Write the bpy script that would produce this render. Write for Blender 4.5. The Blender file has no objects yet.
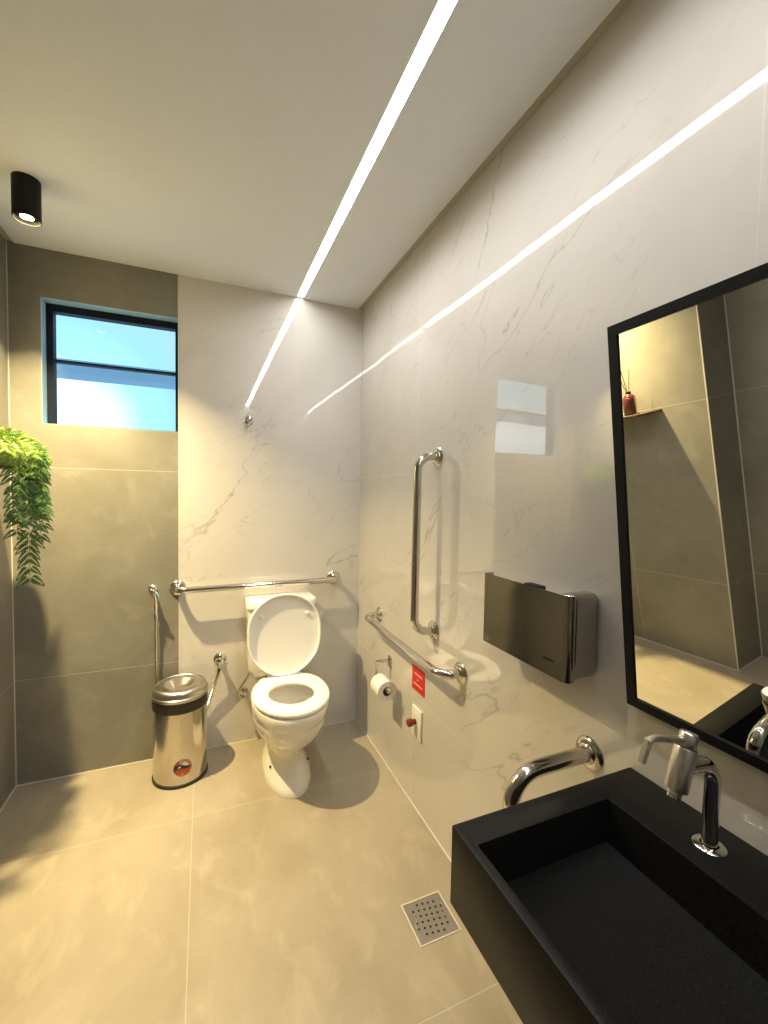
import bpy, bmesh, math, random
from mathutils import Vector, Matrix
PI = math.pi
random.seed(7)
scene = bpy.context.scene
COL = scene.collection

# ------------------------------------------------------------------ camera
cam_data = bpy.data.cameras.new('camera')
cam = bpy.data.objects.new('camera', cam_data); COL.objects.link(cam)
cam.location = (-0.8686, -2.4528, 1.3913)
cam.rotation_euler = (1.5292, -0.0175, -0.3969)
cam_data.sensor_fit = 'VERTICAL'; cam_data.sensor_height = 24.0
cam_data.lens = 429.5664 / 1024 * 24.0
cam_data.clip_start = 0.02
scene.camera = cam

# ------------------------------------------------------------------ light levels
LED_POWER = 72.0            # radiance of the ceiling light line
LED_COLOR = (1.0, 0.975, 0.945)
SPOT_WATTS = 45.0
SPOT_COLOR = (1.0, 0.775, 0.39)
SKY_STRENGTH = 1.35
scene.view_settings.view_transform = 'Standard'
scene.view_settings.look = 'None'
scene.view_settings.gamma = 1.0
scene.view_settings.use_curve_mapping = False
scene.view_settings.exposure = 0.08

# sky seen through the window: pale blue with a bright cloud glow low on the left
world = bpy.data.worlds.new('sky'); scene.world = world
world.use_nodes = True
wt = world.node_tree; wt.nodes.clear()
def wn(t, **k):
    n = wt.nodes.new(t)
    for a, b in k.items(): setattr(n, a, b)
    return n
tc = wn('ShaderNodeTexCoord')
sun_dir = Vector((-0.225, 0.967, 0.125)).normalized()
dist = wn('ShaderNodeVectorMath', operation='DISTANCE')
dist.inputs[1].default_value = sun_dir
# the bright cloud stretches far to the left and ends soon on the right
sp_ = wn('ShaderNodeSeparateXYZ'); wt.links.new(tc.outputs['Generated'], sp_.inputs[0])
dx_ = wn('ShaderNodeMath', operation='SUBTRACT'); dx_.inputs[1].default_value = sun_dir.x; wt.links.new(sp_.outputs[0], dx_.inputs[0])
ds_ = wn('ShaderNodeMath', operation='MULTIPLY'); ds_.inputs[1].default_value = .06; wt.links.new(dx_.outputs[0], ds_.inputs[0])
dm_ = wn('ShaderNodeMath', operation='MAXIMUM'); wt.links.new(dx_.outputs[0], dm_.inputs[0]); wt.links.new(ds_.outputs[0], dm_.inputs[1])
da_ = wn('ShaderNodeMath', operation='ADD'); da_.inputs[1].default_value = sun_dir.x; wt.links.new(dm_.outputs[0], da_.inputs[0])
cb_ = wn('ShaderNodeCombineXYZ'); wt.links.new(da_.outputs[0], cb_.inputs[0]); cb_.inputs[1].default_value = sun_dir.y; wt.links.new(sp_.outputs[2], cb_.inputs[2])
wt.links.new(cb_.outputs[0], dist.inputs[0])
wr = wn('ShaderNodeValToRGB')
el = wr.color_ramp.elements
el[0].position = 0.025; el[0].color = (1.9, 1.95, 1.95, 1)
el[1].position = 0.34; el[1].color = (0.42, 0.62, 0.78, 1)
e = el.new(0.060); e.color = (0.95, 1.10, 1.15, 1)
e = el.new(0.115); e.color = (0.42, 0.90, 1.05, 1)
e = el.new(0.18); e.color = (0.36, 0.70, 0.86, 1)
wt.links.new(dist.outputs['Value'], wr.inputs[0])
bg = wn('ShaderNodeBackground'); bg.inputs['Strength'].default_value = SKY_STRENGTH
wt.links.new(wr.outputs[0], bg.inputs['Color'])
wo = wn('ShaderNodeOutputWorld'); wt.links.new(bg.outputs[0], wo.inputs['Surface'])

# ------------------------------------------------------------------ room sizes
H = 2.48; LX = -1.677; LX2 = -1.90; JOG = -1.075; FY = -3.3; DIV = -0.985

# ------------------------------------------------------------------ materials
def new_mat(name):
    m = bpy.data.materials.new(name); m.use_nodes = True
    return m, m.node_tree, m.node_tree.nodes['Principled BSDF']
def simple(name, col, rough=0.5, metal=0.0, coat=0.0, spec=0.5, noise=0.0, nscale=40, bump=0.0):
    m, t, p = new_mat(name)
    p.inputs['Base Color'].default_value = (*col, 1)
    p.inputs['Roughness'].default_value = rough
    p.inputs['Metallic'].default_value = metal
    p.inputs['Coat Weight'].default_value = coat
    p.inputs['Specular IOR Level'].default_value = spec
    if noise or bump:
        c = t.nodes.new('ShaderNodeTexCoord')
        n = t.nodes.new('ShaderNodeTexNoise'); n.inputs['Scale'].default_value = nscale
        n.inputs['Detail'].default_value = 4
        t.links.new(c.outputs['Object'], n.inputs['Vector'])
        if noise:
            r = t.nodes.new('ShaderNodeValToRGB')
            r.color_ramp.elements[0].color = (*[max(0, x * (1 - noise)) for x in col], 1)
            r.color_ramp.elements[1].color = (*[min(1, x * (1 + noise)) for x in col], 1)
            r.color_ramp.elements[0].position = .3; r.color_ramp.elements[1].position = .7
            t.links.new(n.outputs['Fac'], r.inputs[0]); t.links.new(r.outputs[0], p.inputs['Base Color'])
        if bump:
            b = t.nodes.new('ShaderNodeBump'); b.inputs['Strength'].default_value = bump
            b.inputs['Distance'].default_value = .002
            t.links.new(n.outputs['Fac'], b.inputs['Height']); t.links.new(b.outputs[0], p.inputs['Normal'])
    return m

def joint_mask(t, pos_out, joints, w):
    """1 on the joints: list of (axis, coordinate, period or None)"""
    sep = t.nodes.new('ShaderNodeSeparateXYZ'); t.links.new(pos_out, sep.inputs[0])
    last = None
    for ax, c0, per in joints:
        s = t.nodes.new('ShaderNodeMath'); s.operation = 'SUBTRACT'; s.inputs[1].default_value = c0
        t.links.new(sep.outputs['XYZ'.index(ax)], s.inputs[0])
        src = s.outputs[0]
        if per:
            pp = t.nodes.new('ShaderNodeMath'); pp.operation = 'PINGPONG'; pp.inputs[1].default_value = per / 2
            t.links.new(src, pp.inputs[0]); src = pp.outputs[0]
        a = t.nodes.new('ShaderNodeMath'); a.operation = 'ABSOLUTE'; t.links.new(src, a.inputs[0])
        l = t.nodes.new('ShaderNodeMath'); l.operation = 'LESS_THAN'; l.inputs[1].default_value = w
        t.links.new(a.outputs[0], l.inputs[0])
        if last is None: last = l.outputs[0]
        else:
            mx = t.nodes.new('ShaderNodeMath'); mx.operation = 'MAXIMUM'
            t.links.new(last, mx.inputs[0]); t.links.new(l.outputs[0], mx.inputs[1]); last = mx.outputs[0]
    return last
def mixc(t, fac, a, b, blend='MIX'):
    m = t.nodes.new('ShaderNodeMix'); m.data_type = 'RGBA'; m.blend_type = blend
    for k, v in ((0, fac), (6, a), (7, b)):
        if hasattr(v, 'is_output'): t.links.new(v, m.inputs[k])
        elif k == 0: m.inputs[k].default_value = v
        else: m.inputs[k].default_value = (*v, 1)
    return m.outputs[2]
def ramp(t, src, p0, c0, p1, c1, interp='LINEAR'):
    r = t.nodes.new('ShaderNodeValToRGB'); r.color_ramp.interpolation = interp
    r.color_ramp.elements[0].position = p0; r.color_ramp.elements[1].position = p1
    r.color_ramp.elements[0].color = (c0, c0, c0, 1); r.color_ramp.elements[1].color = (c1, c1, c1, 1)
    t.links.new(src, r.inputs[0]); return r.outputs[0]
def noise_node(t, vec, scale, detail=4, rough=.5, dist=0.0):
    n = t.nodes.new('ShaderNodeTexNoise'); n.inputs['Scale'].default_value = scale
    n.inputs['Detail'].default_value = detail; n.inputs['Roughness'].default_value = rough
    n.inputs['Distortion'].default_value = dist
    t.links.new(vec, n.inputs['Vector']); return n.outputs['Fac']
def mapping(t, vec, loc=(0, 0, 0), rot=(0, 0, 0), sc=(1, 1, 1)):
    m = t.nodes.new('ShaderNodeMapping')
    m.inputs['Location'].default_value = loc; m.inputs['Rotation'].default_value = rot; m.inputs['Scale'].default_value = sc
    t.links.new(vec, m.inputs['Vector']); return m.outputs[0]
def math_n(t, op, a, b):
    n = t.nodes.new('ShaderNodeMath'); n.operation = op
    for k, v in ((0, a), (1, b)):
        if hasattr(v, 'is_output'): t.links.new(v, n.inputs[k])
        else: n.inputs[k].default_value = v
    return n.outputs[0]

def marble(name, joints, rot, off, w=0.0011, bow=0.0):
    m, t, p = new_mat(name)
    pos = t.nodes.new('ShaderNodeTexCoord').outputs['Object']
    base = mixc(t, ramp(t, noise_node(t, pos, 1.6, 3), .35, 0, .7, 1), (.60, .575, .535), (.655, .635, .60))
    col = base
    for sc, o, wid, strength, c in ((.85, 0, .0055, .68, (.33, .31, .29)), (1.7, 3.7, .0045, .48, (.36, .34, .32)), (.7, 8.1, .035, .16, (.45, .425, .39))):
        v = mapping(t, mapping(t, pos, (off + o, off * .7, o), rot), (0, 0, 0), (0, 0, 0), (1, 1, 3.4) if strength > .3 else (1, 1, 1.6))
        n = noise_node(t, v, sc, 5, .5, .22)
        ridge = math_n(t, 'ABSOLUTE', math_n(t, 'SUBTRACT', n, .5), 0)
        line = ramp(t, ridge, 0, 1, wid, 0)
        msk = ramp(t, noise_node(t, mapping(t, pos, (o * 2, off, o)), 1.7, 2), .44, 0, .62, 1)
        f = math_n(t, 'MULTIPLY', math_n(t, 'MULTIPLY', line, msk), strength)
        col = mixc(t, f, col, c)
    jm = joint_mask(t, pos, joints, w)
    col = mixc(t, math_n(t, 'MULTIPLY', jm, .55), col, (.50, .47, .43))
    t.links.new(col, p.inputs['Base Color'])
    t.links.new(ramp(t, jm, 0, .012, 1, .5), p.inputs['Roughness'])
    b = t.nodes.new('ShaderNodeBump'); b.inputs['Strength'].default_value = .03; b.inputs['Distance'].default_value = .05
    t.links.new(noise_node(t, pos, 2.3, 1), b.inputs['Height']); t.links.new(b.outputs[0], p.inputs['Normal'])
    if bow:                                                             # the upper row of slabs leans back very slightly
        sx_ = t.nodes.new('ShaderNodeSeparateXYZ'); t.links.new(pos, sx_.inputs[0])
        tz = math_n(t, 'MAXIMUM', math_n(t, 'SUBTRACT', sx_.outputs[2], 1.78), 0.0)
        hh = math_n(t, 'MULTIPLY', math_n(t, 'MULTIPLY', tz, tz), -bow)
        b2 = t.nodes.new('ShaderNodeBump'); b2.inputs['Strength'].default_value = 1; b2.inputs['Distance'].default_value = 1
        t.links.new(hh, b2.inputs['Height']); t.links.new(b2.outputs[0], b.inputs['Normal'])
    p.inputs['Specular IOR Level'].default_value = 1.25
    return m
def concrete(name, joints, ca, cb, rough, w=.0014, jc=(.55, .52, .44), stretch=(1, 1, 1)):
    m, t, p = new_mat(name)
    pos = t.nodes.new('ShaderNodeTexCoord').outputs['Object']
    v = mapping(t, pos, (2, 1, 4), (0, 0, 0), stretch)
    n1 = ramp(t, noise_node(t, v, 2.6, 6, .58, .4), .36, 0, .66, 1)
    n2 = ramp(t, noise_node(t, mapping(t, v, (7, 3, 1)), 6.0, 5, .6, .5), .53, 0, .74, 1)
    n3 = noise_node(t, pos, 90, 2)
    col = mixc(t, n1, ca, cb)
    col = mixc(t, math_n(t, 'MULTIPLY', n2, .42), col, tuple(min(1, x * 1.38) for x in cb))
    col = mixc(t, .02, col, ramp(t, n3, .3, .1, .7, .6))
    jm = joint_mask(t, pos, joints, w)
    col = mixc(t, math_n(t, 'MULTIPLY', jm, .6), col, jc)
    t.links.new(col, p.inputs['Base Color'])
    t.links.new(ramp(t, n1, 0, rough, 1, rough + .1), p.inputs['Roughness'])
    p.inputs['Specular IOR Level'].default_value = .4
    return m

M = {}
M['marble_back'] = marble('polished_marble_back', [('Z', 1.487, None), ('Z', .497, None)], (0, .62, 0), 1.3)
M['marble_right'] = marble('polished_marble_right', [('Z', 1.487, None), ('Z', .497, None), ('Y', -.754, 1.25)], (.75, 0, 0), 5.2, bow=.08)
M['gray_back'] = concrete('concrete_tile_back', [('Z', 1.487, None), ('Z', .497, None)], (.198, .190, .155), (.252, .242, .200), .32)
M['gray_left'] = concrete('concrete_tile_left', [('Z', 1.487, None), ('Z', .497, None), ('Y', -.533, None), ('Y', -2.08, None)], (.198, .190, .155), (.252, .242, .200), .32)
M['floor'] = concrete('concrete_tile_floor', [('X', -.913, 1.0), ('Y', -.508, 1.0)], (.315, .272, .192), (.385, .338, .250), .33, stretch=(1.3, .75, 1))
M['grout'] = simple('pale_grout', (.62, .58, .50), .7)
M['ceiling'] = simple('ceiling_paint', (.76, .80, .86), .85, noise=.01, nscale=30)
M['gap'] = simple('shadow_gap_paint', (.46, .44, .37), .9)
M['chrome'] = simple('polished_stainless', (.66, .63, .58), .13, 1.0)
M['chrome_bright'] = simple('chrome', (.75, .74, .72), .06, 1.0)
M['steel'] = simple('bin_steel', (.62, .585, .52), .15, 1.0)
M['satin'] = simple('satin_steel', (.55, .53, .49), .30, 1.0)
M['tap_satin'] = simple('tap_satin_chrome', (.78, .76, .73), .32, 1.0)
M['dark_mirror_steel'] = simple('dispenser_steel', (.42, .40, .37), .10, 1.0)
M['porcelain'] = simple('white_porcelain', (.82, .80, .75), .09, coat=.4)
M['seat_plastic'] = simple('white_seat_plastic', (.86, .84, .80), .22)
M['black_metal'] = simple('black_powder_coat', (.008, .0085, .010), .55, spec=.2)
M['black_plastic'] = simple('black_plastic', (.018, .016, .013), .45)
M['granite'] = simple('black_granite', (.0065, .0067, .0068), .42, noise=.9, nscale=300, spec=.16)
M['alu_dark'] = simple('dark_aluminium', (.006, .011, .022), .5, spec=.2)
M['mirror'] = simple('mirror_silver', (.86, .86, .80), .0, 1.0)
M['paper'] = simple('tissue_paper', (.80, .77, .70), .95, bump=.3, nscale=200)
M['dark_core'] = simple('cardboard_core', (.16, .12, .08), .9)
M['red_sign'] = simple('red_sign_vinyl', (.62, .022, .012), .5)
M['white'] = simple('white_plastic', (.80, .78, .72), .35)
M['salmon'] = simple('pale_lettering', (.85, .45, .36), .6)
M['red_button'] = simple('dark_red_button', (.20, .022, .014), .4)
M['drain'] = simple('drain_stainless', (.37, .35, .32), .42, 1.0)
M['hole'] = simple('hole_black', (.01, .009, .008), .9)
M['shelf'] = simple('dark_wood_shelf', (.055, .035, .02), .5, noise=.3, nscale=25)
M['amber'] = simple('red_amber_bottle', (.09, .02, .013), .15, coat=.6)
M['reed'] = simple('dark_reed', (.03, .02, .014), .8)
M['pot'] = simple('charcoal_pot', (.03, .028, .026), .6)
M['orange'] = simple('orange_sticker', (.50, .10, .03), .4)
M['sticker_gray'] = simple('sticker_fade', (.45, .27, .17), .4)
M['navy'] = simple('navy_mark', (.03, .018, .06), .4)
M['blue_glint'] = simple('window_glint_blue', (.35, .58, .72), .25)  # window reflection on the spray head, put in as colour
M['lining'] = simple('pale_blue_lining', (.34, .52, .62), .5)  # one even pale blue over the window reveals
M['concrete_out'] = simple('outside_painted_concrete', (.36, .52, .66), .8)
def emit(name, col, s):
    m = bpy.data.materials.new(name); m.use_nodes = True; t = m.node_tree; t.nodes.clear()
    e = t.nodes.new('ShaderNodeEmission'); e.inputs[0].default_value = (*col, 1); e.inputs[1].default_value = s
    o = t.nodes.new('ShaderNodeOutputMaterial'); t.links.new(e.outputs[0], o.inputs[0]); return m
M['led'] = emit('led_diffuser', LED_COLOR, LED_POWER)
lt_ = M['led'].node_tree                                                # emission dimmed towards the far end to avoid a hot spot on the wall
lc_ = lt_.nodes.new('ShaderNodeTexCoord'); ls_ = lt_.nodes.new('ShaderNodeSeparateXYZ'); lm_ = lt_.nodes.new('ShaderNodeMapRange')
lm_.inputs['From Min'].default_value = -.42; lm_.inputs['From Max'].default_value = -.02
lm_.inputs['To Min'].default_value = LED_POWER; lm_.inputs['To Max'].default_value = LED_POWER * .07
lt_.links.new(lc_.outputs['Object'], ls_.inputs[0]); lt_.links.new(ls_.outputs[1], lm_.inputs['Value'])
lt_.links.new(lm_.outputs[0], lt_.nodes['Emission'].inputs['Strength'])
M['led'].cycles.emission_sampling = 'FRONT'
M['bulb'] = emit('warm_bulb', (1.0, .80, .48), 22.0)
gm = bpy.data.materials.new('window_glass'); gm.use_nodes = True; t = gm.node_tree; t.nodes.clear()
o_ = t.nodes.new('ShaderNodeOutputMaterial'); mx = t.nodes.new('ShaderNodeMixShader')
tr = t.nodes.new('ShaderNodeBsdfTransparent'); tr.inputs[0].default_value = (.93, .97, 1, 1)
gl = t.nodes.new('ShaderNodeBsdfGlossy'); gl.inputs['Roughness'].default_value = .05
mx.inputs[0].default_value = .015
t.links.new(tr.outputs[0], mx.inputs[1]); t.links.new(gl.outputs[0], mx.inputs[2]); t.links.new(mx.outputs[0], o_.inputs[0])
M['glass'] = gm
# leaves: thin, light passes through a little
def leaf_mat(name, col, tcol):
    m = bpy.data.materials.new(name); m.use_nodes = True; t = m.node_tree
    p = t.nodes['Principled BSDF']; p.inputs['Roughness'].default_value = .42
    c = t.nodes.new('ShaderNodeTexCoord')
    n = noise_node(t, c.outputs['Object'], 28, 3)
    f = ramp(t, n, .35, 0, .65, 1)
    t.links.new(mixc(t, f, tuple(x * .55 for x in col), col), p.inputs['Base Color'])
    tl = t.nodes.new('ShaderNodeBsdfTranslucent'); tl.inputs[0].default_value = (*tcol, 1)
    mx = t.nodes.new('ShaderNodeMixShader'); mx.inputs[0].default_value = .3
    t.links.new(p.outputs[0], mx.inputs[1]); t.links.new(tl.outputs[0], mx.inputs[2])
    t.links.new(mx.outputs[0], t.nodes['Material Output'].inputs[0]); return m
M['leaf'] = leaf_mat('fern_leaf', (.085, .20, .030), (.14, .26, .03))
M['leaf_lit'] = leaf_mat('lit_fern_leaf', (.22, .34, .035), (.25, .34, .03))  # lamp light on the upper fronds, put into a yellower leaf colour

# ------------------------------------------------------------------ mesh helpers
def link(name, bm, mat, parent=None, smooth=True, angle=40):
    bmesh.ops.recalc_face_normals(bm, faces=bm.faces)
    me = bpy.data.meshes.new(name); bm.to_mesh(me); bm.free()
    for m in (mat if isinstance(mat, (list, tuple)) else [mat]): me.materials.append(m)
    if smooth:
        for p in me.polygons: p.use_smooth = True
        try: me.set_sharp_from_angle(angle=math.radians(angle))
        except Exception: pass
    o = bpy.data.objects.new(name, me); COL.objects.link(o)
    if parent is not None:
        o.parent = parent; o.matrix_parent_inverse = Matrix.Translation(parent.location).inverted()
    return o
def thing(name, label, cat, loc=(0, 0, 0), group=None):
    o = bpy.data.objects.new(name, None); COL.objects.link(o); o.location = loc
    o.empty_display_size = .05
    o['label'] = label; o['category'] = cat
    if group: o['group'] = group
    return o
def tag(o, label, cat, group=None):
    o['label'] = label; o['category'] = cat
    if group: o['group'] = group
    return o
def struct(name, bm, mat, label=None, parent=None, smooth=False):
    o = link(name, bm, mat, parent, smooth)
    if parent is None: o['kind'] = 'structure'
    if label: o['label'] = label
    return o
def box(bm, x0, x1, y0, y1, z0, z1, bev=0, seg=2, mi=0):
    r = bmesh.ops.create_cube(bm, size=1)
    vs = r['verts']
    bmesh.ops.scale(bm, vec=(x1 - x0, y1 - y0, z1 - z0), verts=vs)
    bmesh.ops.translate(bm, vec=((x0 + x1) / 2, (y0 + y1) / 2, (z0 + z1) / 2), verts=vs)
    fs = list({f for v in vs for f in v.link_faces})
    for f in fs: f.material_index = mi
    if bev:
        es = list({e for v in vs for e in v.link_edges})
        bmesh.ops.bevel(bm, geom=es, offset=bev, segments=seg, profile=.5, affect='EDGES')
    return bm
def nb(): return bmesh.new()
def frame_axes(d):
    d = d.normalized(); a = Vector((0, 0, 1)) if abs(d.z) < .9 else Vector((1, 0, 0))
    u = d.cross(a).normalized(); return u, d.cross(u).normalized()
def tube(bm, pts, r, n=14, cap=True):
    pts = [Vector(p) for p in pts]; rs = r if isinstance(r, (list, tuple)) else [r] * len(pts)
    u, v = frame_axes(pts[1] - pts[0]); rings = []; pd = (pts[1] - pts[0]).normalized()
    for i, p in enumerate(pts):
        if i == 0: d = pts[1] - p
        elif i == len(pts) - 1: d = p - pts[i - 1]
        else: d = (pts[i + 1] - p).normalized() + (p - pts[i - 1]).normalized()
        d.normalize(); q = pd.rotation_difference(d); u = q @ u; v = q @ v; pd = d
        rings.append([bm.verts.new(p + (u * math.cos(2 * PI * k / n) + v * math.sin(2 * PI * k / n)) * rs[i]) for k in range(n)])
    for a, b in zip(rings, rings[1:]):
        for k in range(n): bm.faces.new((a[k], a[(k + 1) % n], b[(k + 1) % n], b[k]))
    if cap: bm.faces.new(rings[0]); bm.faces.new(rings[-1])
    return bm
def fillet(pts, rad, seg=8):
    pts = [Vector(p) for p in pts]; out = [pts[0]]
    for i in range(1, len(pts) - 1):
        a, b, c = pts[i - 1], pts[i], pts[i + 1]
        d1 = (a - b).normalized(); d2 = (c - b).normalized()
        ang = d1.angle(d2); tl = min(rad / math.tan(ang / 2), (a - b).length * .49 + 1e-6 if i > 1 else (a - b).length * .98, (c - b).length * .98)
        rr = tl * math.tan(ang / 2); p1 = b + d1 * tl; p2 = b + d2 * tl
        cen = b + (d1 + d2).normalized() * (rr / math.sin(ang / 2))
        v1 = p1 - cen; v2 = p2 - cen; th = v1.angle(v2)
        for k in range(seg + 1):
            s = k / seg
            out.append(cen + (v1 * math.sin((1 - s) * th) + v2 * math.sin(s * th)) / math.sin(th))
    out.append(pts[-1]); return out
def catmull(pts, n=10):
    P = [Vector(p) for p in pts]; P = [P[0] * 2 - P[1]] + P + [P[-1] * 2 - P[-2]]; out = []
    for i in range(1, len(P) - 2):
        a, b, c, d = P[i - 1:i + 3]
        for k in range(n):
            s = k / n
            out.append(.5 * ((2 * b) + (c - a) * s + (2 * a - 5 * b + 4 * c - d) * s * s + (3 * b - a - 3 * c + d) * s ** 3))
    out.append(P[-2]); return out
def lathe(bm, prof, center=(0, 0, 0), axis=(0, 0, 1), n=40):
    """prof: list of (radius, height along axis)"""
    c = Vector(center); d = Vector(axis).normalized(); u, v = frame_axes(d); rings = []
    for r, h in prof:
        if r < 1e-6: rings.append([bm.verts.new(c + d * h)])
        else: rings.append([bm.verts.new(c + d * h + (u * math.cos(2 * PI * k / n) + v * math.sin(2 * PI * k / n)) * r) for k in range(n)])
    for a, b in zip(rings, rings[1:]):
        for k in range(n):
            k2 = (k + 1) % n
            if len(a) == 1 and len(b) == 1: continue
            if len(a) == 1: bm.faces.new((a[0], b[k], b[k2]))
            elif len(b) == 1: bm.faces.new((a[k], a[k2], b[0]))
            else: bm.faces.new((a[k], a[k2], b[k2], b[k]))
    return bm
def loft(bm, loops, cap0=True, cap1=True):
    rings = [[bm.verts.new(Vector(p)) for p in L] for L in loops]
    n = len(rings[0])
    for a, b in zip(rings, rings[1:]):
        for k in range(n): bm.faces.new((a[k], a[(k + 1) % n], b[(k + 1) % n], b[k]))
    if cap0: bm.faces.new(rings[0])
    if cap1: bm.faces.new(rings[-1])
    return bm
def egg(cx, yf, yb, w, n=48, pf=1.0, pb=.75, ymid=None):
    """outline with a round front (-y) and a squarer back"""
    ym = ymid if ymid is not None else yb + (yf - yb) * .48
    out = []
    for k in range(n):
        a = 2 * PI * k / n; c, s = math.cos(a), math.sin(a)
        if s < 0: x = w * math.copysign(abs(c) ** pf, c); y = ym + (ym - yf) * s
        else: x = w * math.copysign(abs(c) ** pb, c); y = ym + (yb - ym) * (abs(s) ** pb)
        out.append((cx + x, y))
    return out
def flat(name, pts3, thick, nrm, mat, parent=None):
    bm = nb(); nrm = Vector(nrm)
    loft(bm, [[Vector(p) for p in pts3], [Vector(p) + nrm * thick for p in pts3]])
    return link(name, bm, mat, parent, False)

# ------------------------------------------------------------------ the setting
struct('floor', box(nb(), LX2 - .1, .1, FY - .1, .1, -.1, 0), M['floor'])
bm = nb(); G = .028                                                     # ceiling with shadow gaps and a slot for the light line
box(bm, LX + G, -.3915, FY, 0, H, H + .08); box(bm, -.3530, -G, FY, 0, H, H + .08); box(bm, -.3915, -.3530, -.010, 0, H, H + .08)
box(bm, -.3915, -.3530, FY, -.010, H + .02, H + .08)
box(bm, LX2, LX + G, FY, JOG - G, H, H + .08)
c1 = struct('ceiling', bm, M['ceiling'])
bm = nb(); box(bm, -G, 0, FY, 0, H + .005, H + .08); box(bm, LX, LX + G, JOG - G, 0, H + .005, H + .08)
struct('trim_1', bm, M['gap'], 'recessed shadow gap along the ceiling edges')
struct('wall_right', box(nb(), 0, .1, FY - .1, .1, 0, H + .08), M['marble_right'])
struct('wall_back_marble', box(nb(), DIV, 0, 0, .12, 0, H + .08), M['marble_back'])
WX0, WX1, WZ0, WZ1 = -1.556, DIV, 1.689, 2.264
bm = nb()
box(bm, LX, WX0, .001, .12, 0, H + .08); box(bm, WX0, WX1, .001, .12, 0, WZ0); box(bm, WX0, WX1, .001, .12, WZ1, H + .08)
struct('wall_back', bm, M['gray_back'])
struct('wall_left', box(nb(), LX2 - .1, LX, JOG, .12, 0, H + .08), M['gray_left'])
struct('wall_left_rear', box(nb(), LX2 - .1, LX2, FY - .1, JOG, 0, H + .08), M['gray_left'])
struct('wall_front', box(nb(), LX2, 0, FY - .1, FY, 0, H + .08), M['gray_left'])
bm = nb(); g = .0045
box(bm, LX, 0, -g, .001, 0, g * .6)
box(bm, -g, 0, FY, 0, 0, g * .6); box(bm, LX, LX + g, JOG, 0, 0, g * .6)
box(bm, LX, LX + g * .8, -g * .3, .002, 0, H); box(bm, DIV - .0045, DIV + .0005, -.0012, .002, 0, H)
box(bm, LX2, LX, JOG - g, JOG, 0, g * .6); box(bm, LX2, LX2 + g, JOG - g, JOG, 0, H)
box(bm, LX - .004, LX + .0012, JOG - .0012, JOG + .004, 0, H)
struct('trim_2', bm, M['grout'], 'pale grout lines where walls and floor meet')

# window set back in the opening
WY = .066
bm = nb()
box(bm, WX0, WX0 + .030, WY, WY + .045, WZ0, WZ1); box(bm, WX1 - .020, WX1, WY, WY + .045, WZ0, WZ1)
box(bm, WX0 + .03, WX1 - .02, WY, WY + .045, WZ1 - .036, WZ1); box(bm, WX0 + .03, WX1 - .02, WY, WY + .045, WZ0, WZ0 + .012)
win = struct('window_1', bm, M['alu_dark'], 'small dark aluminium window in the grey tiled back wall')
bm = nb()
box(bm, WX0, WX0 + .002, .0005, WY, WZ0, WZ1); box(bm, WX0 + .002, WX1, .0005, WY, WZ1 - .002, WZ1); box(bm, WX0 + .002, WX1, .0005, WY, WZ0, WZ0 + .002)
link('reveal_lining', bm, M['lining'], win, False)
bm = nb(); box(bm, WX0 + .03, WX1 - .02, WY + .004, WY + .04, 1.995, 2.006)
link('sash_rail', bm, M['alu_dark'], win, False)
bm = nb(); box(bm, WX0 + .03, WX1 - .02, WY + .020, WY + .024, 2.006, WZ1 - .036); link('pane', bm, M['glass'], win, False)
bm = nb(); box(bm, WX0 + .03, WX1 - .02, WY + .020, WY + .024, WZ0 + .012, 1.995); link('pane', bm, M['glass'], win, False)
bm = nb(); box(bm, -3.2, .4, 1.5, 1.72, 2.262, 2.366)                    # beam of the building opposite, in front of the sky
b_ = link('exterior_beam', bm, M['concrete_out'], None, False); b_['kind'] = 'structure'

# ------------------------------------------------------------------ lamps
t_ = thing('led_light_line', 'long glowing white light line recessed in the ceiling', 'ceiling light', (-.3727, -1.65, H + .006))
bm = nb(); box(bm, -.3903, -.3542, FY + .02, -.014, H + .007, H + .015, 0, 2, 1)
for k in range(1, 64):
    bmesh.ops.bisect_plane(bm, geom=list(bm.verts) + list(bm.edges) + list(bm.faces), plane_co=(0, -.014 + (FY + .034) * k / 64, 0), plane_no=(0, 1, 0))
bm.normal_update()
for f in bm.faces:
    if abs(f.normal.z) > .9 and f.calc_center_median().z < H + .008: f.material_index = 0
link('diffuser', bm, [M['led'], M['white']], t_, False)
bm = nb(); box(bm, -.3915, -.3905, FY + .02, -.012, H - .001, H + .016); box(bm, -.3540, -.3530, FY + .02, -.012, H - .001, H + .016)
link('channel_rail', bm, M['white'], t_, False)

LC = Vector((-1.448, -.51, 0)); LB = 2.342
t_ = thing('ceiling_spotlight', 'black cylinder spotlight on the ceiling near the window', 'spotlight', (LC.x, LC.y, H))
link('housing', lathe(nb(), [(.0395, LB), (.042, LB), (.042, H), (.0, H), ], LC), M['black_metal'], t_)
link('reflector', lathe(nb(), [(.0395, LB), (.0392, LB + .016)], LC), M['white'], t_)
link('bezel', lathe(nb(), [(.0392, LB + .016), (.0225, LB + .0145), (.0220, LB + .009), (.0205, LB + .0085), (.0205, LB + .02)], LC), M['black_metal'], t_)
link('bulb', lathe(nb(), [(.0205, LB + .0105), (0, LB + .0105)], LC), M['bulb'], t_)
ld = bpy.data.lights.new('spot_glow', 'AREA'); ld.shape = 'DISK'; ld.size = .040; ld.spread = math.radians(116); ld.energy = SPOT_WATTS; ld.color = SPOT_COLOR
lo = bpy.data.objects.new('spot_glow', ld); COL.objects.link(lo); lo.location = (LC.x, LC.y, LB + .0098); lo.parent = t_
lo.matrix_parent_inverse = Matrix.Translation(t_.location).inverted()

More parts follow.
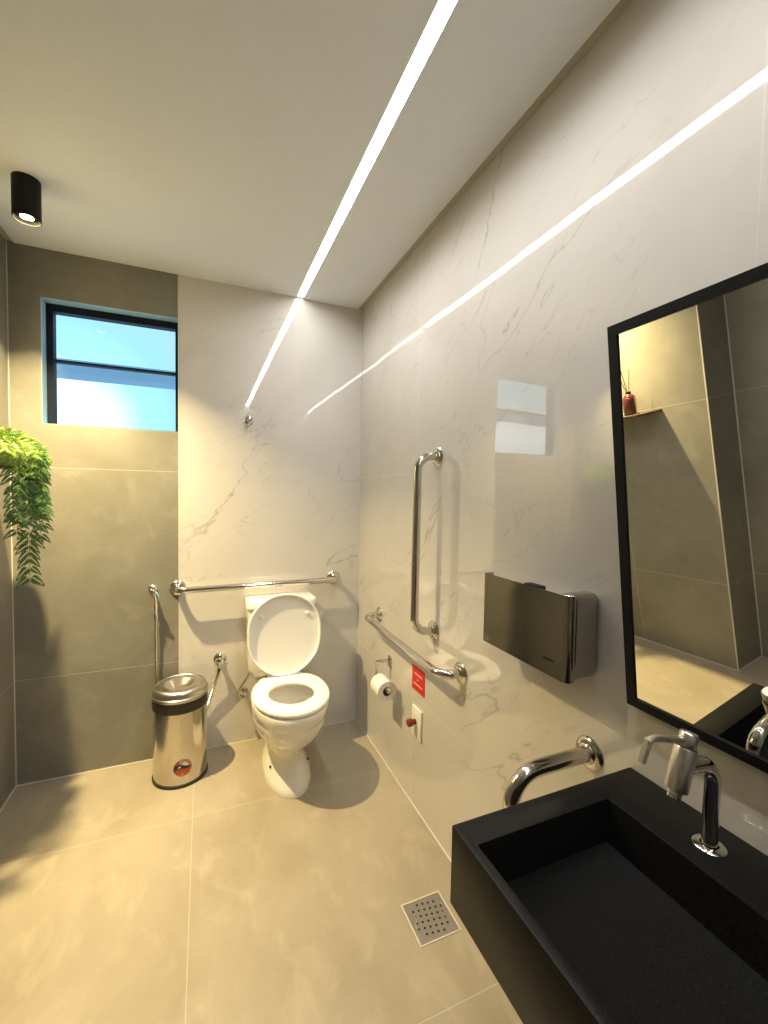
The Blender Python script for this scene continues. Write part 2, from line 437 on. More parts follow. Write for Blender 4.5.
# ------------------------------------------------------------------ black stone sink
SX, SY0, SY1, SZ, SB = -.458, -1.815, -2.62, .80, .656
bm = nb()
bx0, bx1, by0, by1, bz = -.440, -.134, -1.869, -2.566, .713
def quad_ring(x0, x1, y0, y1, z): return [(x0, y0, z), (x1, y0, z), (x1, y1, z), (x0, y1, z)]
loft(bm, [quad_ring(SX, -.001, SY0, SY1, SB), quad_ring(SX, -.001, SY0, SY1, SZ), quad_ring(bx0, bx1, by0, by1, SZ),
          quad_ring(bx0 + .001, bx1 - .001, by0 - .001, by1 + .001, bz)])
bmesh.ops.bevel(bm, geom=[e for e in bm.edges if e.calc_length() > .05], offset=.0015, segments=2, profile=.5, affect='EDGES')
sink = thing('stone_sink', 'black stone trough sink mounted on the marble wall', 'sink', (-.23, -2.2, SB))
link('trough', bm, M['granite'], sink, True, 30)
link('drain_cover', lathe(nb(), [(.03, 0), (.03, .003), (.024, .005), (0, .005)], (-.287, -2.45, bz + .0005)), M['chrome_bright'], sink)

# faucet
fx, fy = -.072, -2.017
fa = thing('faucet', 'chrome tap with side lever on the black sink ledge', 'tap', (fx, fy, SZ))
link('base_flange', lathe(nb(), [(0, 0), (.0245, 0), (.0245, .002), (.022, .004), (.014, .005)], (fx, fy, SZ)), M['chrome_bright'], fa)
path = fillet([(fx, fy, SZ + .004), (fx + .001, fy, .948), (-.150, fy + .001, .957)], .042, 10)
link('spout_pipe', tube(nb(), path, .0122, 20), M['chrome_bright'], fa)
A = Vector((-.168, fy, .922)); B = Vector((-.147, fy, .990)); ax = (B - A).normalized(); L = (B - A).length
bm = nb(); lathe(bm, [(0, -.004), (.011, -.004), (.011, .002), (.0165, .003), (.0172, .005), (.0172, L - .003), (.016, L)], A, ax, 28)
link('body', bm, M['tap_satin'], fa)
link('outlet', lathe(nb(), [(.009, -.011), (.0105, -.010), (.0105, -.003)], A, ax, 20), M['chrome_bright'], fa)
link('cap', lathe(nb(), [(.0135, L), (.0142, L + .001), (.0142, L + .021), (.012, L + .024), (0, L + .024)], A, ax, 28), M['tap_satin'], fa)
C0 = A + ax * (L + .014)
bm = nb()
hp = [C0 + Vector((-.012, 0, 0)), Vector((-.218, fy + .002, 1.0185)), Vector((-.233, fy + .003, 1.018)), Vector((-.246, fy + .004, .984))]
def flatbar(bm, pts, wid, th):
    rings = []
    for i, p in enumerate(pts):
        d = (pts[min(i + 1, len(pts) - 1)] - pts[max(i - 1, 0)]).normalized(); s = Vector((0, 1, 0)); n_ = d.cross(s).normalized()
        rings.append([p + s * wid / 2 * a + n_ * th / 2 * b for a, b in ((1, 1), (-1, 1), (-1, -1), (1, -1))])
    loft(bm, rings)
    bmesh.ops.bevel(bm, geom=list(bm.edges), offset=.0015, segments=2, affect='EDGES')
flatbar(bm, hp, .010, .009)
link('lever', bm, M['tap_satin'], fa)

# ------------------------------------------------------------------ tilted framed mirror
ma = math.radians(7.44); mv = Vector((-math.sin(ma), 0, math.cos(ma))); mn = Vector((-math.cos(ma), 0, -math.sin(ma)))
mo = Vector((-.0195, 0, .946)); MY0, MY1, MH, FW, FD = -1.815, -2.585, .794, .0195, .026
def mp(y, v, n): return mo + Vector((0, y, 0)) + mv * v + mn * n
mi_ = thing('framed_mirror', 'tall mirror in a thin black frame tilted off the marble wall above the sink', 'mirror', (-.03, (MY0 + MY1) / 2, .951))
def mring(i, n): return [mp(MY0 - i, i, n), mp(MY1 + i, i, n), mp(MY1 + i, MH - i, n), mp(MY0 - i, MH - i, n)]
bm = nb(); loft(bm, [mring(0, -FD), mring(0, 0), mring(FW, 0), mring(FW, -FD)], False, False)
a_, b_ = None, None
link('frame', bm, M['black_metal'], mi_, False)
bm = nb(); loft(bm, [mring(FW - .001, -.010), mring(FW - .001, -.004)]); link('mirror_glass', bm, M['mirror'], mi_, False)
bm = nb(); loft(bm, [mring(.004, -FD), mring(.004, -.011)]); link('backing_board', bm, M['black_metal'], mi_, False)
for yy in (-2.0, -2.4):
    bm = nb(); tube(bm, [mp(yy, MH - .08, -FD + .002), Vector((-.0005, yy, mp(yy, MH - .08, 0).z - .01))], .006, 10)
    link('wall_bracket', bm, M['black_metal'], mi_)

# ------------------------------------------------------------------ grab bars
def grab_bar(label, a, b, wall_n, off, bend, r=.0165, extra=None):
    """a, b: centres of the two flanges on the wall"""
    a, b, n = Vector(a), Vector(b), Vector(wall_n)
    t = thing('grab_bar', label, 'grab bar', (a + b) / 2, 'stainless grab bars on the marble walls')
    path = [a + n * .004, a + n * off, b + n * off, b + n * .004] if not extra else [a + n * .004] + [Vector(e) for e in extra] + [b + n * .004]
    link('tube', tube(nb(), fillet(path, bend, 10), r, 18), M['chrome'], t)
    for c in (a, b):
        link('wall_flange', lathe(nb(), [(0, 0), (.039, 0), (.0395, .002), (.036, .007), (.026, .011), (.0245, .011), (.0245, .014), (.0215, .0165), (r, .018)], c, n, 32), M['chrome'], t)
    return t
grab_bar('long horizontal steel grab bar on the back wall above the toilet', (-.993, -.0005, .886), (-.158, -.0005, .892), (0, -1, 0), .075, .045)
grab_bar('vertical steel grab bar on the right wall', (-.0005, -.935, 1.545), (-.0005, -.932, .838), (-1, 0, 0), .090, .06)
grab_bar('horizontal steel grab bar on the right wall above the paper roll', (-.0005, -.350, .748), (-.0005, -1.141, .742), (-1, 0, 0), .085, .06)
grab_bar('curved steel grab bar at the left end of the sink', (-.0005, -1.708, .770), (-.0005, -1.708, .50), (-1, 0, 0), .235, .07, .0185)

# ------------------------------------------------------------------ toilet
TX = -.484
to = thing('toilet', 'white close-coupled toilet with its lid up against the back wall', 'toilet', (TX, -.35, 0))
prof = [(0, .114, -.556, -.10), (.012, .115, -.558, -.10), (.035, .110, -.550, -.10), (.07, .098, -.526, -.11), (.11, .088, -.503, -.12), (.145, .088, -.498, -.12),
        (.18, .101, -.512, -.12), (.215, .124, -.545, -.12), (.25, .146, -.588, -.13), (.29, .163, -.622, -.14), (.325, .171, -.640, -.15), (.345, .1735, -.645, -.15),
        (.352, .173, -.646, -.15), (.358, .1755, -.651, -.16), (.39, .178, -.660, -.17), (.410, .179, -.664, -.18), (.419, .176, -.660, -.185), (.422, .170, -.652, -.19)]
loops = [[(x, y, z) for x, y in egg(TX, yf, yb, w)] for z, w, yf, yb in prof]
inner = [(.421, .128, -.60, -.28), (.405, .120, -.592, -.29), (.385, .130, -.60, -.285), (.33, .118, -.575, -.29), (.27, .09, -.52, -.30), (.215, .055, -.44, -.31), (.19, .03, -.40, -.33)]
loops += [[(x, y, z) for x, y in egg(TX, yf, yb, w, pb=.95)] for z, w, yf, yb in inner]
bm = nb(); loft(bm, loops)
box(bm, TX - .125, TX + .125, -.25, -.012, .30, .418, .03, 4)
link('bowl', bm, M['porcelain'], to, True, 60)
wl = [(x, y, .235) for x, y in egg(TX, -.475, -.31, .066, pb=.95)]
wm = simple('toilet_water', (.30, .29, .25), .03, spec=.6)
flat('water', wl, .002, (0, 0, 1), wm, to)
bm = nb()
def srow(o_in, z, inner_): return [(x, y, z) for x, y in (egg(TX, -.562 - o_in, -.335 + o_in, .104 + o_in, pb=.95) if inner_ else egg(TX, -.663 + o_in, -.225 - o_in, .179 - o_in, pb=.8))]
loft(bm, [srow(.003, .428, 1), srow(.004, .427, 0), srow(.0, .434, 0), srow(.0, .440, 0), srow(.004, .447, 0), srow(.012, .4505, 0),
          srow(.012, .4505, 1), srow(.004, .447, 1), srow(0, .440, 1), srow(0, .434, 1), srow(.003, .428, 1)], False, False)
bmesh.ops.remove_doubles(bm, verts=bm.verts, dist=1e-5)
link('seat', bm, M['seat_plastic'], to, True, 50)
# raised lid: outline in a plane leaning on the tank
lh = Vector((TX + .001, -.246, .452)); lt = Vector((TX + .004, -.219, .868)); lup = (lt - lh).normalized(); LL = (lt - lh).length; ln = Vector((1, 0, 0)).cross(lup).normalized()
if ln.y > 0: ln = -ln
def lid_ring(inset, d, n=56):
    out = []
    for x, y in egg(0, -(LL - inset), -inset * .6, .187 - inset, n, pf=.95, pb=.70, ymid=-.235):
        k = 1.0
        v = -y
        if v < .16: k = .68 + .32 * math.sin(min(1, max(0, v / .16)) * PI / 2) ** .8
        out.append(lh + Vector((1, 0, 0)) * x * k + lup * v + ln * d)
    return out
bm = nb(); loft(bm, [lid_ring(.012, -.012), lid_ring(.003, -.010), lid_ring(0, -.003), lid_ring(0, .006), lid_ring(.001, .020), lid_ring(.003, .0215), lid_ring(.008, .0205), lid_ring(.013, .004), lid_ring(.03, .0015)])
lid = link('lid', bm, M['seat_plastic'], to, True, 50)
for sx in (-.118, .118):
    c = lh + Vector((sx, 0, 0)) + lup * .305 + ln * .0015
    link('bumper', lathe(nb(), [(.011, 0), (.010, .006), (.006, .009), (0, .0095)], c, ln, 16), M['white'], lid)
bm = nb(); box(bm, TX - .085, TX + .085, -.262, -.212, .424, .458, .008, 3); link('hinge', bm, M['seat_plastic'], to)
bm = nb()
def rrect(x0, x1, y0, y1, r, z, n=5):
    out = []
    for cx, cy, a0 in ((x1 - r, y1 - r, 0), (x0 + r, y1 - r, 90), (x0 + r, y0 + r, 180), (x1 - r, y0 + r, 270)):
        for k in range(n + 1):
            a = math.radians(a0 + 90 * k / n); out.append((cx + r * math.cos(a), cy + r * math.sin(a), z))
    return out
loft(bm, [rrect(TX - .148, TX + .146, -.165, -.012, .04, .42), rrect(TX - .163, TX + .161, -.178, -.006, .04, .435), rrect(TX - .169, TX + .167, -.184, -.005, .035, .465), rrect(TX - .172, TX + .172, -.189, -.004, .03, .60), rrect(TX - .173, TX + .173, -.190, -.004, .03, .786)])
link('tank', bm, M['porcelain'], to, True, 50)
bm = nb()
loft(bm, [rrect(TX - .174, TX + .174, -.192, -.003, .03, .787), rrect(TX - .182, TX + .181, -.200, -.003, .035, .791), rrect(TX - .182, TX + .181, -.200, -.003, .035, .818),
          rrect(TX - .178, TX + .177, -.196, -.006, .035, .827), rrect(TX - .163, TX + .162, -.181, -.02, .03, .832)])
link('tank_lid', bm, M['porcelain'], to, True, 50)
link('flush_button', lathe(nb(), [(.024, 0), (.024, .004), (.02, .006), (0, .006)], (TX, -.1, .832), (0, 0, 1), 24), M['chrome_bright'], to)
for sx, yy in ((-.112, -.40), (.112, -.40)):
    link('fixing_bolt', lathe(nb(), [(.006, -.004), (.006, .002), (.003, .004), (0, .004)], (TX + sx * .82, yy, .075), (sx / abs(sx), 0, .1), 14), M['black_plastic'], to)
# water connection on the left of the toilet
t_ = thing('supply_hose', 'braided water hose behind the left side of the toilet', 'hose', (-.66, -.01, .30))
link('hose', tube(nb(), catmull([(-.640, -.07, .415), (-.652, -.066, .385), (-.685, -.07, .34), (-.692, -.065, .30), (-.675, -.05, .275), (-.662, -.035, .285)], 8), .0065, 10), M['chrome'], t_)
link('valve', lathe(nb(), [(.022, .0003), (.02, .006), (.011, .009), (.011, .04), (0, .041)], (-.662, 0, .285), (0, -1, 0), 20), M['chrome'], t_)

# ------------------------------------------------------------------ pedal-less steel bin
BX, BY, BR = -.974, -.172, .120
bi = thing('waste_bin', 'round stainless steel waste bin with dished lid beside the toilet', 'bin', (BX, BY, 0))
bc = (BX, BY, 0)
link('base_ring', lathe(nb(), [(0, 0), (BR + .004, 0), (BR + .005, .004), (BR + .004, .014), (BR - .002, .016)], bc, n=64), M['black_plastic'], bi)
bm = nb(); lathe(bm, [(BR, .014), (BR, .365)], bc, n=64)
body = link('body', bm, M['steel'], bi)
link('collar', lathe(nb(), [(BR - .003, .350), (BR + .003, .352), (BR + .004, .356), (BR + .003, .408), (BR - .002, .412)], bc, n=64), M['black_plastic'], bi)
link('lid', lathe(nb(), [(BR - .004, .404), (BR + .0055, .404), (BR + .0065, .406), (BR + .0065, .418), (BR + .004, .420), (BR + .0035, .436), (BR - .001, .446), (BR - .006, .4505), (BR - .014, .453), (BR - .017, .450)], bc, n=64), M['satin'], bi)
bm = nb(); lathe(bm, [(BR - .018, .4505), (BR - .024, .4495), (.075, .440), (.05, .428), (.025, .421), (0, .419)], (0, 0, 0), n=56)
fl = link('swing_flap', bm, M['steel'], bi)
for v in fl.data.vertices: v.co = v.co + Vector((BX, BY, 0))
def on_bin(theta, z, d=.0): return Vector((BX + (BR + d) * math.sin(theta), BY - (BR + d) * math.cos(theta), z))
bm = nb(); th0 = .10
loft(bm, [[on_bin(th0 - .01, .02, .0002), on_bin(th0 + .01, .02, .0002), on_bin(th0 + .01, .355, .0002), on_bin(th0 - .01, .355, .0002)],
          [on_bin(th0 - .01, .02, .0012), on_bin(th0 + .01, .02, .0012), on_bin(th0 + .01, .355, .0012), on_bin(th0 - .01, .355, .0012)]])
link('seam', bm, M['satin'], body, False)
# round sticker, half orange half faded, with a dark swoosh
def sticker_patch(name, pts, d, mat, par):
    bm = nb(); vs = [bm.verts.new(on_bin(a, z, d)) for a, z in pts]; bm.faces.new(vs)
    r = bmesh.ops.extrude_face_region(bm, geom=list(bm.faces))
    cv = Vector((BX, BY, 0))
    for v in [g_ for g_ in r['geom'] if isinstance(g_, bmesh.types.BMVert)]:
        n_ = Vector((v.co.x - BX, v.co.y - BY, 0)).normalized(); v.co += n_ * .0006
    return link(name, bm, mat, par, False)
sc_, sz_, sr_ = .12, .096, .040
disc = [(sc_ + sr_ / BR * math.cos(2 * PI * k / 40), sz_ + sr_ * math.sin(2 * PI * k / 40)) for k in range(40)]
lower = [(a, z) for a, z in disc if z <= sz_ + .012]
upper = [(a, z) for a, z in disc]
st = sticker_patch('sticker', upper, .0014, M['sticker_gray'], body)
st['label'] = 'round orange and dark sticker near the foot of the bin'
low_pts = [(sc_ + sr_ / BR * math.cos(a), sz_ + sr_ * math.sin(a)) for a in [PI + .0 + k * (PI + .1) / 24 for k in range(25)]]
low_pts += [(sc_ + .10, sz_ - .004), (sc_ + .0, sz_ - .004), (sc_ - .05, sz_ + .006), (sc_ - .12, sz_ + .034), (sc_ - .22, sz_ + .024)]
sticker_patch('sticker_print', low_pts, .0022, M['orange'], st)
sw = []
for k in range(13):
    s = k / 12; sw.append((sc_ - .30 + .30 * s * 2, sz_ + .006 + .006 * math.sin(s * 6) + .009 * (1 - s)))
for k in range(12, -1, -1):
    s = k / 12; sw.append((sc_ - .30 + .30 * s * 2, sz_ - .002 + .006 * math.sin(s * 6) - .012 * (1 - s) ** 1.5 + .004 * s))
sticker_patch('sticker_swoosh', sw, .0030, M['navy'], st)
sticker_patch('sticker_glint', [(sc_ - .20 + .13 * s, sz_ + .004 + z_) for s, z_ in ((.2, .001), (.5, -.002), (.9, .001), (1.1, .006), (.6, .005))], .0038, M['white'], st)

# ------------------------------------------------------------------ bidet sprayer and its valve
sp = thing('bidet_sprayer', 'chrome hand sprayer hanging on the grey wall behind the bin', 'sprayer', (-1.107, 0, .883))
link('wall_holder', lathe(nb(), [(.021, .0012), (.021, .004), (.017, .008), (.011, .012), (.011, .034), (.014, .036), (.014, .052), (0, .054)], (-1.107, 0, .890), (0, -1, 0), 24), M['chrome_bright'], sp)
bm = nb(); tube(bm, catmull([(-1.112, -.055, .893), (-1.100, -.062, .886), (-1.092, -.058, .868), (-1.0905, -.046, .835), (-1.0915, -.038, .790), (-1.092, -.034, .758)], 8), [.012] * 8 + [.0125] * 8 + [.011] * 8 + [.0095] * 8 + [.009] * 9, 16)
link('spray_head', bm, M['chrome_bright'], sp)
link('window_glint', tube(nb(), [(-1.087, -.071, .884), (-1.079, -.070, .868), (-1.076, -.060, .842)], [.005, .006, .004], 10), M['blue_glint'], sp)['label'] = 'pale blue strip standing for the window reflection'  # added blue strip stands for the window reflected in the chrome
link('collar', lathe(nb(), [(.009, -.010), (.0125, -.009), (.0125, .009), (.009, .010)], (-1.092, -.034, .755), (0, 0, 1), 18), M['chrome_bright'], sp)
def corrugate(P):
    rs = []
    for i in range(len(P)):
        k = .0022 if i > len(P) * .45 else .0006
        rs.append(.0068 + (k if (i // 2) % 2 else -k * .3))
    return P, rs
hose_pts = [(-1.092, -.033, .748), (-1.092, -.028, .62), (-1.091, -.024, .46), (-1.088, -.022, .30), (-1.06, -.020, .15), (-.985, -.020, .075), (-.905, -.020, .115), (-.852, -.022, .24), (-.820, -.034, .345), (-.797, -.044, .42), (-.792, -.046, .450)]
link('hose', tube(nb(), *corrugate(catmull(hose_pts, 44)), 10), M['chrome'], sp)
vv = thing('bidet_valve', 'round chrome water valve on marble left of the toilet', 'valve', (-.789, 0, .488))
link('wall_rose', lathe(nb(), [(0, 0), (.031, 0), (.031, .003), (.024, .010), (.015, .013)], (-.789, -.0005, .488), (0, -1, 0), 28), M['chrome_bright'], vv)
link('valve_body', lathe(nb(), [(.013, .010), (.013, .036), (.018, .038), (.018, .058), (.014, .061), (0, .061)], (-.789, 0, .488), (0, -1, 0), 24), M['chrome_bright'], vv)
link('outlet', lathe(nb(), [(.008, 0), (.0095, .004), (.0095, .022), (0, .022)], (-.792, -.046, .479), (0, 0, -1), 16), M['chrome_bright'], vv)
link('lever', tube(nb(), [(-.782, -.05, .484), (-.747, -.05, .473)], [.005, .004], 10), M['chrome_bright'], vv)

# ------------------------------------------------------------------ robe hook
rh = thing('robe_hook', 'small round chrome robe hook high on the back marble wall', 'hook', (-.642, 0, 1.775))
link('wall_plate', lathe(nb(), [(0, .0003), (.024, .0003), (.025, .003), (.022, .006), (.010, .008), (.010, .03)], (-.643, 0, 1.778), (0, -1, 0), 28), M['chrome_bright'], rh)
link('peg', lathe(nb(), [(.010, .028), (.016, .030), (.017, .036), (.014, .042), (0, .043)], (-.643, 0, 1.778), (0, -1, 0), 24), M['chrome_bright'], rh)
link('hook_pin', tube(nb(), catmull([(-.643, -.03, 1.772), (-.643, -.034, 1.757), (-.643, -.046, 1.751), (-.643, -.055, 1.758)], 5), .005, 10), M['chrome_bright'], rh)

# ------------------------------------------------------------------ toilet paper holder and roll
ph = thing('paper_holder', 'chrome toilet paper holder on the right wall under the grab bar', 'paper holder', (0, -.503, .551))
bm = nb(); box(bm, -.008, -.0004, -.521, -.486, .524, .578, .003, 2); link('wall_plate', bm, M['chrome'], ph)
bm = nb(); box(bm, -.080, -.006, -.510, -.497, .549, .564, .003, 2); link('arm', bm, M['chrome'], ph)
RC = Vector((-.075, 0, .466)); RZ = RC.z
link('rod', tube(nb(), fillet([(-.0755, -.5035, .552), (-.0755, -.5035, RZ + .012), (-.0755, -.654, RZ + .012)], .008, 5), .0055, 12), M['chrome'], ph)
link('end_knob', lathe(nb(), [(.006, 0), (.0125, .002), (.0125, .010), (0, .013)], (-.0755, -.649, RZ + .012), (0, -1, 0), 18), M['chrome_bright'], ph)
pr = thing('toilet_roll', 'white toilet paper roll hanging on the chrome holder', 'toilet roll', (RC.x, -.588, RZ))
link('paper', lathe(nb(), [(.022, 0), (.046, 0), (.0475, .002), (.0475, .098), (.046, .10), (.022, .10)], (RC.x, -.540, RZ - .0), (0, -1, 0), 40), M['paper'], pr, True, 50)
link('core', lathe(nb(), [(.0222, .001), (.0222, .0995), (.0205, .0995), (.0195, .08), (.0195, .001), (.0222, .001)], (RC.x, -.540, RZ), (0, -1, 0), 30), M['dark_core'], pr)

# ------------------------------------------------------------------ red sign, call plate
sg = thing('emergency_sign', 'small square red sign with white lines on the right wall', 'sign', (0, -.81, .58))
link('plate', box(nb(), -.003, -.0004, -.868, -.753, .526, .634), M['red_sign'], sg, False)
for z0, y0, y1 in ((.600, -.775, -.845), (.578, -.803, -.812), (.555, -.768, -.850)):
    link('text_line', box(nb(), -.0036, -.0028, y1, y0, z0 - .003, z0 + .003), M['salmon'], sg, False)['label'] = 'white line of small lettering'
cp = thing('call_button', 'white wall plate with dark red push button below the red sign', 'call button', (0, -.81, .39))
bm = nb(); box(bm, -.010, -.0004, -.854, -.768, .322, .456, .003, 2); link('wall_plate', bm, M['white'], cp)
link('button', lathe(nb(), [(.012, 0), (.012, .016), (.015, .017), (.0165, .020), (.0165, .036), (.014, .039), (0, .040)], (-.0095, -.806, .394), (-1, 0, 0), 28), M['red_button'], cp)['label'] = 'dark red mushroom button'

# ------------------------------------------------------------------ paper towel dispenser
dp = thing('towel_dispenser', 'shiny steel paper towel dispenser on the right wall beside the mirror', 'towel dispenser', (0, -1.56, .96))
DY0, DY1, DZ0, DZ1, DD = -1.404, -1.723, .961, 1.164, .100
# cover: bent sheet seen from above as a U, rounded at the near end
bm = nb()
def cover_path(t): # list of (x, y) outline, offset inwards by t
    pts = [(-.070, DY0 - t)] + [(-DD + t, DY0 - t)]
    r = .016
    for k in range(7):
        a = PI / 2 * k / 6
        pts.append((-DD + r - (r - t) * math.cos(a), DY1 + r - (r - t) * math.sin(a)))
    pts += [(-DD + .022, DY1 + t)]
    return pts
po, pi_ = cover_path(0), cover_path(.0016)
outl = po + pi_[::-1]
def zlo(y): return DZ0 + (.005 if DY1 + .10 < y < DY0 - .045 else 0)
loft(bm, [[(x, y, DZ0) for x, y in outl], [(x, y, DZ1) for x, y in outl]])
link('cover', bm, M['dark_mirror_steel'], dp, True, 35)
bm = nb(); box(bm, -DD + .006, -.0006, DY1 + .03, DY0 - .055, DZ0 + .012, DZ1 - .035, .003, 2); link('housing', bm, M['dark_mirror_steel'], dp)
bm = nb(); box(bm, -DD + .012, -.0006, DY1, DY1 + .045, DZ0 + .001, DZ1 + .001, .014, 5); link('end_cap', bm, M['dark_mirror_steel'], dp)
bm = nb(); box(bm, -DD + .002, -DD + .026, DY1 + .10, DY1 + .155, DZ1 - .036, DZ1 + .003, .002, 2); link('lock', bm, M['black_metal'], dp)
bm = nb(); box(bm, -DD + .02, -.02, DY1 + .09, DY0 - .09, DZ0 + .0005, DZ0 + .0045, .001, 1); link('paper_slot', bm, M['black_plastic'], dp)
link('logo_mark', box(nb(), -DD - .0005, -DD + .0004, DY1 + .040, DY1 + .074, DZ0 + .036, DZ0 + .041), M['black_metal'], dp, False)['label'] = 'small dark lettering'

# ------------------------------------------------------------------ floor drain
dr = thing('floor_drain', 'square steel floor drain with round holes beside the sink', 'drain', (-.18, -1.268, 0))
dc = Vector((-.1805, -1.268)); ds = .073
bm = nb(); loft(bm, [quad_ring(dc.x - ds, dc.x + ds, dc.y - ds, dc.y + ds, .0003), quad_ring(dc.x - ds, dc.x + ds, dc.y - ds, dc.y + ds, .002),
                     quad_ring(dc.x - ds + .004, dc.x + ds - .004, dc.y - ds + .004, dc.y + ds - .004, .002), quad_ring(dc.x - ds + .004, dc.x + ds - .004, dc.y - ds + .004, dc.y + ds - .004, .0003)], False, False)
link('rim', bm, M['grout'], dr, False)
gr = link('grate', box(nb(), dc.x - ds + .005, dc.x + ds - .005, dc.y - ds + .005, dc.y + ds - .005, .0003, .0016), M['drain'], dr, False)
for i in range(6):
    for j in range(6):
        if (i in (0, 5) and j in (0, 5)): continue
        ox = (i - 2.5) * .0195 + (j - 2.5) * .0028; oy = (j - 2.5) * .0195 - (i - 2.5) * .0028
        link('hole', lathe(nb(), [(0, .0017), (.0040, .0017), (.0040, .0013)], (dc.x + ox, dc.y + oy, .0002), n=12), M['hole'], gr, False)
for sgn in (1, -1):
    pts = catmull([(dc.x + sgn * .055, dc.y + sgn * .035, .002), (dc.x + sgn * .058, dc.y + sgn * .012, .002), (dc.x + sgn * .048, dc.y - sgn * .006, .002), (dc.x + sgn * .05, dc.y - sgn * .022, .002)], 6)
    link('catch', tube(nb(), pts, .0022, 8), M['chrome_bright'], gr)

# ------------------------------------------------------------------ shelf, diffuser, incense, fern
shz = 1.478
bm = nb()
def shelf_outline(z):
    out = [(LX, -.188, z), (LX, -.842, z), (-1.520, -.842, z), (-1.503, -.836, z), (-1.497, -.820, z)]
    for k in range(9):
        a = PI / 2 * k / 8; out.append((-1.497 - .07 * (1 - math.cos(a)), -.258 + .07 * math.sin(a), z))
    return out
loft(bm, [shelf_outline(shz - .012), shelf_outline(shz)])
tag(link('wall_shelf', bm, M['shelf'], None, False), 'thin dark shelf on the left wall under the fern and the red diffuser', 'shelf')
df = thing('reed_diffuser', 'red bottle reed diffuser with dark sticks on the wall shelf, seen in the mirror', 'diffuser', (-1.605, -.712, shz))
link('bottle', lathe(nb(), [(0, .001), (.032, .001), (.034, .004), (.034, .082), (.031, .100), (.021, .113), (.013, .118), (.012, .120), (.012, .128), (.009, .128)], (-1.605, -.712, shz), n=32), M['amber'], df)
link('neck_band', lathe(nb(), [(.0125, .119), (.0135, .119), (.0135, .131), (.009, .132), (.009, .121)], (-1.605, -.712, shz), n=24), M['black_metal'], df)
for dx, dy in ((.030, .030), (-.012, .036), (.010, .020), (-.016, -.012), (.022, .010)):
    link('reed', tube(nb(), [(-1.605 - dx * .25, -.712 - dy * .25, shz + .06), (-1.605 + dx, -.712 + dy, shz + .262 + random.uniform(-.012, .006))], .0016, 8), M['reed'], df)
ic = thing('incense_stick', 'thin upright pale stick on the wall shelf next to the red diffuser', 'incense stick', (-1.56, -.785, shz))
link('holder', lathe(nb(), [(0, .0005), (.012, .0005), (.011, .006), (.003, .009)], (-1.56, -.785, shz), n=18), M['shelf'], ic)
link('stick', tube(nb(), [(-1.56, -.785, shz + .006), (-1.558, -.782, shz + .095)], .0015, 8), M['salmon'], ic)

PC = Vector((-1.590, -.400, shz))
fern = thing('hanging_fern', 'green fern trailing over the edge of the left wall shelf near the window', 'plant', PC)
link('pot', lathe(nb(), [(0, .001), (.034, .001), (.045, .075), (.047, .080), (.043, .080), (.040, .066), (0, .064)], PC, n=28), M['pot'], fern)
top = PC + Vector((0, 0, .075))
# long fronds trailing over the front edge and the far end of the shelf; their leaflets are feathered themselves
def leaflet(bm, p, d, up, l, wd):
    cr = d.cross(up)
    if cr.length < 1e-4: cr = Vector((1, 0, 0))
    cr.normalize()
    v0 = bm.verts.new(p); m = p + d * l * .45 - Vector((0, 0, .03 * l)); v5 = bm.verts.new(p + d * l - Vector((0, 0, .14 * l)))
    a = bm.verts.new(m + cr * wd); b = bm.verts.new(m + up * wd * .3); c = bm.verts.new(m - cr * wd)
    for f in ((v0, a, b), (v0, b, c), (a, v5, b), (b, v5, c)): bm.faces.new(f)
def feathered(pts, width, mat, npin, tip=.55, start=.12):
    P = catmull(pts, 14); N = len(P); bm = nb()
    tube(bm, P, [.0019 * (1 - .5 * i / N) for i in range(N)], 5)
    for i in range(npin):
        s = start + (1 - start) * (i + random.uniform(-.2, .2)) / npin
        k = max(1, min(N - 2, int(s * (N - 1)))); p = P[k]; d = (P[k + 1] - P[k - 1]).normalized()
        face = Vector((.45, -.85, .25)).normalized()
        side = d.cross(face).normalized()
        for sg in (-1, 1):
            l = width * (1 - (1 - tip) * s) * random.uniform(.75, 1.15)
            pd = (side * sg + d * random.uniform(.55, .95) + face * random.uniform(-.35, .35)).normalized()
            nn = 7; q = p.copy()
            for j in range(1, nn + 1):
                pd = (pd - Vector((0, 0, .045))).normalized(); q = q + pd * (l / nn)
                ps = pd.cross(face).normalized(); ll = l * .36 * (1 - .75 * (j / nn) ** 1.5) + .004
                for s2 in (-1, 1):
                    leaflet(bm, q, (ps * s2 + pd * .8 + face * random.uniform(-.2, .2)).normalized(), face, ll, max(.0022, ll * .22))
            leaflet(bm, q, pd, face, .014, .0030)
    return link('frond', bm, mat, fern, True, 180)
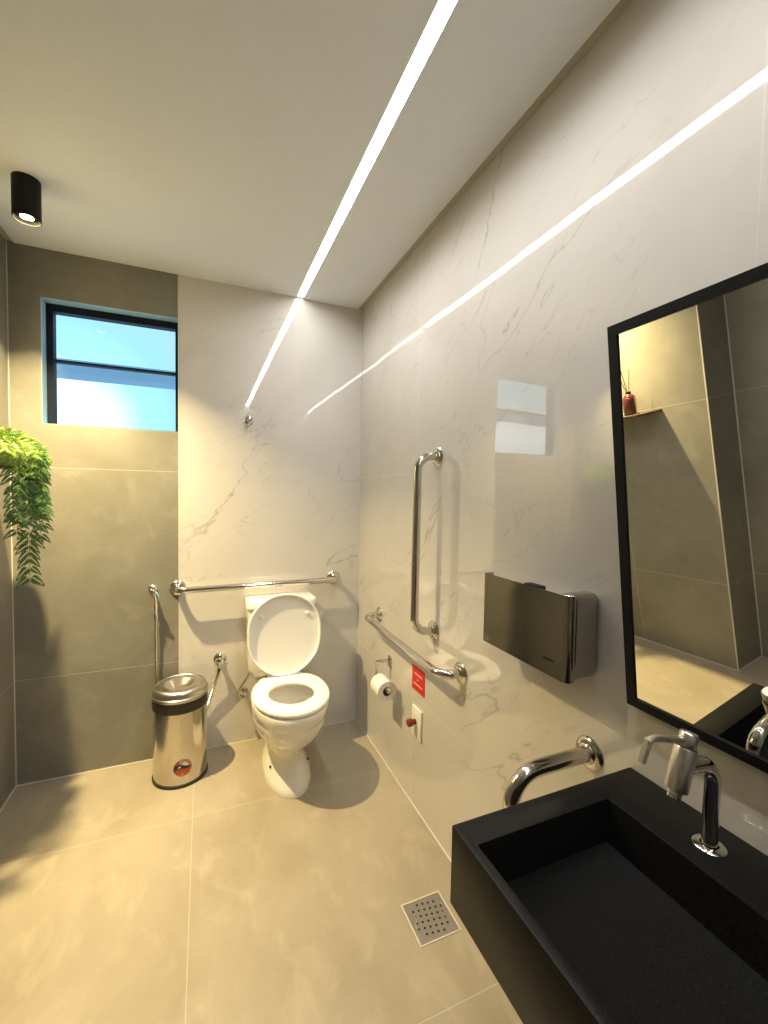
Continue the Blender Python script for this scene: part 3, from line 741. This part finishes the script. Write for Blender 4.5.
def trail(ex, ey, zend, hgt, width, mat, npin, sway=0.0, tip=.7):
    s0 = top + Vector((random.uniform(-.02, .02), random.uniform(-.02, .02), -.01))
    pts = [s0, Vector((s0.x + (ex - s0.x) * .5, s0.y + (ey - s0.y) * .5, shz + hgt)), Vector((ex, ey, shz + hgt * .35)),
           Vector((ex + sway * .5, ey + .006, shz - .10))]
    n = max(1, int((shz - .10 - zend) / .12))
    for i in range(1, n + 1): pts.append(Vector((ex + sway * (.5 + .5 * i / n) + random.uniform(-.006, .006), ey + random.uniform(-.006, .006), shz - .10 + (zend - shz + .10) * i / n)))
    feathered(pts, width, mat, npin, tip, .2)
trail(-1.484, -.425, 1.030, .085, .050, M['leaf'], 24, .004, 1.0)
trail(-1.474, -.395, 1.165, .090, .044, M['leaf'], 18, .016, .8)
trail(-1.486, -.505, 1.20, .090, .046, M['leaf'], 17, -.004, .8)
trail(-1.474, -.340, 1.215, .090, .042, M['leaf'], 16, .010, .7)
trail(-1.478, -.460, 1.24, .095, .042, M['leaf'], 15, .008, .7)
trail(-1.490, -.310, 1.27, .085, .042, M['leaf'], 14, .004, .7)
trail(-1.488, -.560, 1.27, .090, .044, M['leaf'], 14, .0, .7)
trail(-1.450, -.430, 1.28, .095, .040, M['leaf'], 14, .014, .7)
trail(-1.480, -.360, 1.31, .090, .042, M['leaf'], 13, .004, .7)
for k in range(40):
    a = random.uniform(-1.15, .95)                                  # 0 = +x, 90 degrees = +y
    rr = random.uniform(.07, .20)
    ex, ey = PC.x + math.cos(a) * rr, PC.y + math.sin(a) * rr * 1.15
    ex = min(max(ex, LX + .03), -1.432 - .27 * (ey + .5)); ey = min(ey, -.27); z1 = shz + random.uniform(-.06, .03) if ex > -1.495 else shz + random.uniform(.012, .05)
    s0 = top + Vector((random.uniform(-.025, .025), random.uniform(-.025, .025), -.012)); hh = random.uniform(.065, .105)
    pts = [s0, Vector((s0.x + (ex - s0.x) * .5, s0.y + (ey - s0.y) * .5, shz + hh)), Vector((ex, ey, shz + hh * .6)), Vector((ex + .012 * math.cos(a), ey + .012 * math.sin(a), z1))]
    feathered(pts, random.uniform(.030, .042), M['leaf_lit'] if k % 4 else M['leaf'], 11, .6, .15)
